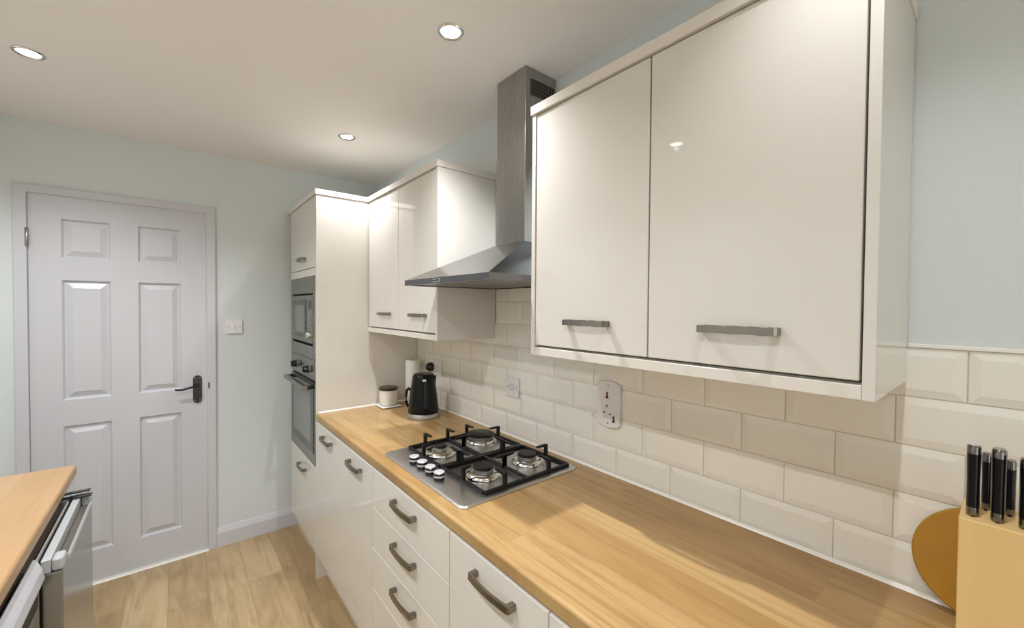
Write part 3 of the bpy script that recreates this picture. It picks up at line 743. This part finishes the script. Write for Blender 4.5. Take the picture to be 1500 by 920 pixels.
# paper towel ------------------------------------------------------------
px, py = -0.077, -0.790
pt = thing('paper_towel_roll', 'white paper towel roll standing upright in the corner behind the kettle', 'paper towel', (px, py, ZW))
bm = bmesh.new(); bm_lathe(bm, [(0.016, 0.0005), (0.041, 0.0005), (0.0425, 0.003), (0.0425, 0.257), (0.041, 0.2595), (0.016, 0.2595), (0.016, 0.0005)], px, py, ZW, seg=40); obj('roll', bm, M['paper'], pt, smooth=True)
bm = bmesh.new(); bm_lathe(bm, [(0.0155, 0.002), (0.0155, 0.258), (0.014, 0.258), (0.014, 0.002), (0.0155, 0.002)], px, py, ZW, seg=24); obj('core', bm, M['card'], pt, smooth=True)

# ------------------------------------------------------------------ sockets and switch
def plate_yz(name, parent, yc, zc, w, h, x=-0.0055, th=0.009, m=None, bev=0.002):
    return box(name, (x - th, x, yc - w / 2, yc + w / 2, zc - h / 2, zc + h / 2), m or M['plastic'], parent, bev)
def screws(parent, x, pts):
    for y, z in pts:
        bm = bmesh.new(); bm_lathe(bm, [(0, 0), (0.0034, 0), (0.0030, 0.0012), (0, 0.0014)], x, y, z, axis='-x', seg=14); obj('screw', bm, M['alu'], parent)
# isolator outlet
so = thing('flex_outlet_socket', 'small square white outlet plate with two screws on the tiles above the hob', 'socket', (-0.006, -1.639, 1.129))
p = plate_yz('plate', so, -1.639, 1.129, 0.086, 0.086)
screws(p, -0.0145, [(-1.609, 1.129), (-1.669, 1.129)])
bm = bmesh.new()
for a, b, c, d in ((-0.013, 0.013, 0.011, 0.013), (-0.013, 0.013, -0.013, -0.011), (-0.013, -0.011, -0.011, 0.011), (0.011, 0.013, -0.011, 0.011)):
    bm_box(bm, -0.0155, -0.0143, -1.639 + a, -1.639 + b, 1.129 + c, 1.129 + d)
obj('outlet_rim', bm, M['greyp'], p)
# vertical double socket with arched ends
sk = thing('double_socket', 'tall white double socket with arched ends mounted upright under the near upper cabinet', 'socket', (-0.006, -2.161, 1.152))
yc, zc, w, h = -2.161, 1.152, 0.047, 0.081
poly = []
for k in range(13): a = PI * k / 12; poly.append((yc + w * math.cos(a), zc + h - 0.016 + 0.016 * math.sin(a)))
for k in range(13): a = PI + PI * k / 12; poly.append((yc + w * math.cos(a), zc - h + 0.016 + 0.016 * math.sin(a)))
bm = bmesh.new(); bm_prism(bm, poly, lambda a, b, d: (d, a, b), -0.0165, -0.0055, 0.0025); pl = obj('plate', bm, M['plastic'], sk)
screws(pl, -0.0167, [(yc, zc + 0.065), (yc, zc - 0.066)])
def rocker(y, z):
    bm = bmesh.new(); bm_prism(bm, [(y - 0.0065, z - 0.011), (y + 0.006, z - 0.011), (y + 0.002, z - 0.003), (y + 0.002, z + 0.011), (y - 0.003, z + 0.011), (y - 0.003, z - 0.001)], lambda a, b, d: (d, a, b), -0.0185, -0.0167); return obj('rocker_switch', bm, M['red'], pl)
rocker(yc + 0.004, zc + 0.032); rocker(yc - 0.024, zc - 0.048)
for dy, dz, a, b in ((0.004, -0.006, 0.0022, 0.0042), (0.015, -0.030, 0.0032, 0.0024), (-0.008, -0.034, 0.0032, 0.0024)):
    bm = bmesh.new(); bm_box(bm, -0.0172, -0.0166, yc + dy - a, yc + dy + a, zc + dz - b, zc + dz + b); obj('pin_hole', bm, M['black'], pl)
# double socket behind the kettle with a plug
sd2 = thing('double_socket', 'white double socket on the tiles behind the kettle with a black plug in it', 'socket', (-0.006, -0.946, 1.135))
p = plate_yz('plate', sd2, -0.946, 1.135, 0.146, 0.086)
screws(p, -0.0145, [(-0.886, 1.135), (-1.006, 1.135)])
for yy in (-0.975,):
    for dy, dz, a, b in ((0.0, 0.012, 0.002, 0.004), (0.011, -0.010, 0.003, 0.002), (-0.011, -0.010, 0.003, 0.002)):
        bm = bmesh.new(); bm_box(bm, -0.0152, -0.0146, yy + dy - a, yy + dy + a, 1.128 + dz - b, 1.128 + dz + b); obj('pin_hole', bm, M['black'], p)
for yy in (-0.925, -0.972):
    box('rocker_switch', (-0.0175, -0.0147, yy - 0.006, yy + 0.006, 1.150, 1.166), M['plastic'], p, 0.001)
plug = thing('power_plug', 'black power plug pushed into the socket behind the kettle', 'plug', (-0.0148, -0.915, 1.130))
bm = bmesh.new()
bm_lathe(bm, [(0, 0), (0.022, 0), (0.0235, 0.004), (0.021, 0.020), (0.016, 0.032), (0.008, 0.037), (0, 0.038)], -0.0180, -0.915, 1.135, axis='-x', seg=28)
for v in bm.verts: v.co.z = 1.135 + (v.co.z - 1.135) * 1.15
obj('body', bm, M['black'], plug, smooth=True)
bm = bmesh.new(); bm_tube(bm, [(-0.030, -0.915, 1.118), (-0.036, -0.918, 1.08), (-0.034, -0.93, 1.02), (-0.030, -0.95, 0.96), (-0.040, -0.98, 0.915)], 0.0035, 8); obj('cord', bm, M['black'], plug, smooth=True)
# wall switch by the door
sw = thing('light_switch', 'white square switch plate on the far wall between the door and oven cabinet', 'switch', (-0.901, 0.0, 1.352))
bm = bmesh.new(); bm_box(bm, -0.944, -0.858, -0.0095, -0.0003, 1.309, 1.395, 0.002); p = obj('plate', bm, M['plastic'], sw)
for xx in (-0.931, -0.871):
    bm = bmesh.new(); bm_lathe(bm, [(0, 0), (0.0034, 0), (0.003, 0.0012), (0, 0.0014)], xx, -0.0096, 1.352, axis='-y', seg=12); obj('screw', bm, M['alu'], p)
box('rocker_switch', (-0.908, -0.894, -0.0130, -0.0097, 1.338, 1.366), M['plastic'], p, 0.0015)

# ------------------------------------------------------------------ round chopping board leaning on the tiles
bc = Vector((-0.024, -3.023, 1.0115)); br = 0.1055; lean = math.radians(7)
bm = bmesh.new(); bm_lathe(bm, [(0, -0.007), (br - 0.003, -0.007), (br, -0.004), (br, 0.004), (br - 0.003, 0.007), (0, 0.007)], 0, 0, 0, axis='x', seg=64)
bm.transform(Matrix.Translation(bc) @ Matrix.Rotation(lean, 4, 'Y'))
cb = obj('chopping_board', bm, M['board'], origin=(bc.x, bc.y, ZW), smooth=True)
tag(cb, 'round golden wooden chopping board leaning on the tiles behind the knife block', 'chopping board')

# ------------------------------------------------------------------ knife block and knives
KX0, KX1, KY0, KY1, KZ = -0.190, -0.085, -3.135, -2.9875, 1.150
bm = bmesh.new(); bm_box(bm, KX0, KX1, KY0, KY1, ZW + 0.0005, KZ, 0.0022)
kb = thing('knife_block', 'pale wooden knife block standing on the worktop in front of the round board', 'knife block', ((KX0 + KX1) / 2, (KY0 + KY1) / 2, ZW))
obj('body', bm, M['blockw'], kb)
def knife_slot(x, y, w, l):
    bm = bmesh.new(); bm_box(bm, x - l, x + l, y - w, y + w, KZ + 0.0001, KZ + 0.0006); obj('slot', bm, M['blackmatt'], kb)
def kitchen_knife(x, y, label, s=1.0, h=0.118, z0=KZ + 0.001):
    t = thing('kitchen_knife', label, 'knife', (x, y, z0), 'black-handled knives in the block')
    bx, by = 0.0125 * s, 0.0078 * s
    def sect(z, kx_, ky_): return [(x + kx_ * math.cos(a) , y + ky_ * math.sin(a), z) for a in [2 * PI * q / 20 for q in range(20)]]
    def loft(rings, cap=True):
        bm = bmesh.new(); V = [[bm.verts.new(p) for p in R] for R in rings]
        for A, B in zip(V, V[1:]):
            for q in range(20):
                f = bm.faces.new([A[q], A[(q + 1) % 20], B[(q + 1) % 20], B[q]]); f.smooth = True
        bm.faces.new(V[0]); bm.faces.new(list(reversed(V[-1]))); return bm
    obj('bolster', loft([sect(z0 + 0.0008, bx, by), sect(z0 + 0.014 * s, bx * 1.0, by * 1.0)]), M['darksteel'], t, smooth=True)
    obj('handle', loft([sect(z0 + 0.0143 * s, bx, by), sect(z0 + h * 0.5, bx * 0.96, by * 0.98), sect(z0 + h - 0.0145, bx * 1.04, by * 1.06)]), M['kettleblack'], t, smooth=True)
    obj('end_cap', loft([sect(z0 + h - 0.0142, bx * 1.04, by * 1.06), sect(z0 + h - 0.003, bx * 1.04, by * 1.05), sect(z0 + h, bx * 0.9, by * 0.85)]), M['darksteel'], t, smooth=True)
    return t
for x, y, lab, s, h in (
        (-0.160, -3.0015, 'large black-handled knife at the left front of the knife block', 1.0, 0.116),
        (-0.160, -3.0280, 'second large black-handled knife from the left, front row of the block', 1.0, 0.116),
        (-0.160, -3.0565, 'black-handled knife in the front row at the right edge of the photo', 1.0, 0.108),
        (-0.112, -3.0145, 'small black-handled knife behind, between the two left front knives', 0.72, 0.095),
        (-0.112, -3.0405, 'small black-handled knife in the back row, second from the left', 0.72, 0.090)):
    knife_slot(x, y, 0.002, 0.013); kitchen_knife(x, y, lab, s, h)

# ------------------------------------------------------------------ left run: worktop, end panel, fridge, dishwasher
lw = thing('worktop', 'oak worktop on the left over the fridge and dishwasher', 'worktop', (-1.79, -1.6, ZW - TW))
LXF = -1.470
bm = worktop_mesh(LXF, XL + 0.001, -2.74, -0.925, 1); obj('slab', bm, M['oldtop'], lw)
ep = box('end_panel', (XL + 0.001, -1.500, -0.962, -0.944, 0.001, ZW - TW - 0.0005), M['carcass'], None, 0.001)
tag(ep, 'cream end panel under the far end of the left worktop', 'panel')
FY0, FY1, FZ = -1.478, -0.990, 0.822
fr = thing('undercounter_fridge', 'silver undercounter fridge with recessed top grip below the left worktop', 'fridge', (-1.77, -1.235, 0.0))
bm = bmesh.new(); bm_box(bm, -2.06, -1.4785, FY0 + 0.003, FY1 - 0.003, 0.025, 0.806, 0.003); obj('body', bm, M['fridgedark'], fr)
for a in (-2.03, -1.52):
    for b in (FY0 + 0.04, FY1 - 0.04):
        bm = bmesh.new(); bm_lathe(bm, [(0, 0.0005), (0.018, 0.0005), (0.018, 0.024), (0, 0.024)], a, b, 0, seg=14); obj('foot', bm, M['black'], fr)
fd = box('door', (-1.4645, -1.424, FY0, FY1, 0.045, FZ - 0.036), M['fridge'], fr, 0.004)
bm = bmesh.new(); bm_box(bm, -1.4722, -1.4650, FY0 + 0.004, FY1 - 0.004, 0.05, FZ - 0.008); obj('gasket', bm, M['blackmatt'], fd)
bm = bmesh.new(); bm_box(bm, -1.4762, -1.4725, FY0 + 0.002, FY1 - 0.002, 0.05, FZ - 0.001); obj('door_liner', bm, M['plastic'], fd)
# moulded cap with scooped grip along the front
bm = bmesh.new()
y0, y1, zt, zb = FY0, FY1, FZ, FZ - 0.0355
n = 14; top_in = []; 
bx = -1.4645
bm_box(bm, bx, -1.446, y0, y1, zb, zt, 0.002)              # back rail of the cap
bm_box(bm, -1.4459, -1.422, y0, y0 + 0.045, zb, zt, 0.008, 4)  # near cheek
bm_box(bm, -1.4459, -1.422, y1 - 0.045, y1, zb, zt, 0.008, 4)  # far cheek
obj('door_grip', bm, M['fridgetop'], fd)
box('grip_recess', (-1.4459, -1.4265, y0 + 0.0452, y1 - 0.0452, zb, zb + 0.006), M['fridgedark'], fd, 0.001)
bm = bmesh.new()
lip = [(-1.4262, 0.0065), (-1.4262, 0.012), (-1.4225, 0.018), (-1.4185, 0.020), (-1.4165, 0.014), (-1.4185, 0.004), (-1.4225, 0.0005), (-1.4262, 0.0005)]
bm_prism(bm, [(x, zb + z) for x, z in lip], lambda a, b, d: (a, d, b), FY0 + 0.0455, FY1 - 0.0455)
obj('grip_lip', bm, M['fridgetop'], fd)
bm = bmesh.new(); bm_box(bm, -1.50, -1.418, FY1 - 0.060, FY1 - 0.035, FZ + 0.003, FZ + 0.0065, 0.001); bm_box(bm, -1.50, -1.425, FY1 - 0.030, FY1 - 0.008, FZ + 0.010, FZ + 0.0135, 0.001)
bm_box(bm, -1.50, -1.488, FY1 - 0.060, FY1 - 0.008, FZ + 0.0066, FZ + 0.0099)
obj('hinge', bm, M['black'], fr)

dw = thing('dishwasher', 'silver dishwasher with grey control fascia at the lower left edge, nearest the viewer', 'dishwasher', (-1.77, -1.80, 0.0))
DY0, DY1 = -2.098, -1.502
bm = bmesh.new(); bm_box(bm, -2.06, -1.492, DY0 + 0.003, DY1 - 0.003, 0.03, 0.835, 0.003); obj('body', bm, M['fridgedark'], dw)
for a in (-2.03, -1.52):
    for b in (DY0 + 0.04, DY1 - 0.04):
        bm = bmesh.new(); bm_lathe(bm, [(0, 0.0005), (0.018, 0.0005), (0.018, 0.029), (0, 0.029)], a, b, 0, seg=14); obj('foot', bm, M['black'], dw)
dd = box('door', (-1.4905, -1.462, DY0, DY1, 0.10, 0.775), M['dwsteel'], dw, 0.004)
bm = bmesh.new()
bm_prism(bm, [(-1.482, 0.7765), (-1.476, 0.838), (-1.472, 0.843), (-1.466, 0.840), (-1.456, 0.815), (-1.452, 0.790), (-1.456, 0.7765)], lambda a, b, d: (a, d, b), DY0, DY1, 0.001)
fa = obj('control_fascia', bm, M['dwgrey'], dd)
box('grip_slot', (-1.4615, -1.4590, -1.80, -1.53, 0.735, 0.768), M['blackmatt'], dd)
box('plinth', (-1.55, -1.535, DY0 + 0.003, DY1 - 0.003, 0.001, 0.029), M['blackmatt'], dw)
lb = thing('base_cabinet', 'cream gloss base cabinet next to the dishwasher under the left worktop', 'cabinet', (-1.79, -2.42, 0.0))
bm = bmesh.new(); bm_box(bm, XL + 0.002, -1.500, -2.72, -2.103, 0.13, ZW - TW - 0.0005); bm_box(bm, XL + 0.002, -1.56, -2.72, -2.103, 0.0005, 0.1299); obj('carcass', bm, M['carcass'], lb)
d = box('door', (-1.4995, -1.4815, -2.719, -2.104, 0.14, 0.863), M['gloss'], lb, 0.0016); handle(d, -1.4815, -2.41, 0.815, 0.152, sx=1)

# ------------------------------------------------------------------ ceiling downlights
LL = ['ceiling downlight at the back right, above the tall oven cabinet', 'ceiling downlight nearest the hood chimney, right of the photo centre at the top',
      'ceiling downlight at the left edge of the photo, above the white door', 'ceiling downlight mirrored in the near cabinet, over the dishwasher',
      'ceiling downlight above the knife block', 'ceiling downlight over the viewer on the left side of the room']
for k, (x, y) in enumerate(LIGHTS):
    t = thing('downlight', LL[k], 'ceiling light', (x, y, ZC), 'recessed chrome downlights')
    bm = bmesh.new(); bm_lathe(bm, [(0.0435, 0.0002), (0.0430, 0.003), (0.040, 0.0055), (0.0345, 0.0055), (0.032, 0.0035), (0.031, 0.0004)], x, y, ZC, axis='-z', seg=40)
    obj('ring', bm, M['chrome'], t, smooth=True)
    bm = bmesh.new(); bm_lathe(bm, [(0, 0.0045), (0.018, 0.0040), (0.0308, 0.0012)], x, y, ZC, axis='-z', seg=32)
    obj('lamp', bm, M['lamp'], t, smooth=True)
    ld = bpy.data.lights.new('downlight_beam', 'SPOT'); ld.energy = (23, 54, 46, 47, 15, 40)[k]; ld.color = (0.99, 0.995, 1.02)
    ld.spot_size = math.radians((126, 124, 142, 142, 108, 142)[k]); ld.spot_blend = 1.0; ld.shadow_soft_size = 0.013
    lo_ = bpy.data.objects.new('downlight_beam', ld); COL.objects.link(lo_); lo_.parent = t; lo_.location = (0, 0, -0.03)

# ------------------------------------------------------------------ ambient fill added through the unseen back opening
w = bpy.data.worlds.new('ambient_fill'); scene.world = w; w.use_nodes = True
bg = w.node_tree.nodes['Background']; bg.inputs[0].default_value = (1.0, 0.97, 0.93, 1); bg.inputs[1].default_value = 1.6
pl_ = bpy.data.lights.new('fill_portal', 'AREA'); pl_.shape = 'RECTANGLE'; pl_.size = 1.75; pl_.size_y = 2.05
pl_.cycles.is_portal = True
po = bpy.data.objects.new('fill_portal', pl_); COL.objects.link(po); po.location = (-1.05, YB - 0.015, 1.05); po.rotation_euler = (PI / 2, 0, 0)

# ------------------------------------------------------------------ camera
cam = bpy.data.cameras.new('camera'); co = bpy.data.objects.new('camera', cam); COL.objects.link(co)
Rv = Vector((0.778956, -0.627037, 0.00716)); Uv = Vector((0.006099, 0.018992, 0.999801)); Fv = Vector((0.627049, 0.778758, -0.018618))
mt = Matrix((( Rv.x, Uv.x, -Fv.x, -1.191), (Rv.y, Uv.y, -Fv.y, -3.0353), (Rv.z, Uv.z, -Fv.z, 1.4895), (0, 0, 0, 1)))
co.matrix_world = mt
cam.sensor_fit = 'HORIZONTAL'; cam.sensor_width = 36.0; cam.lens = 598.788 / 1500 * 36.0
cam.shift_x = 12.7187 / 1500; cam.shift_y = 0.27 / 1500
cam.clip_start = 0.02; cam.clip_end = 50
scene.camera = co

# ------------------------------------------------------------------ view
vs = scene.view_settings
scene.display_settings.display_device = 'sRGB'
vs.view_transform = 'Standard'; vs.look = 'None'; vs.exposure = 0.22; vs.gamma = 1.0; vs.use_curve_mapping = False
try:
    scene.cycles.use_denoising = True
    scene.cycles.max_bounces = 10; scene.cycles.diffuse_bounces = 6; scene.cycles.glossy_bounces = 6
    scene.cycles.sample_clamp_indirect = 6.0
except Exception: pass
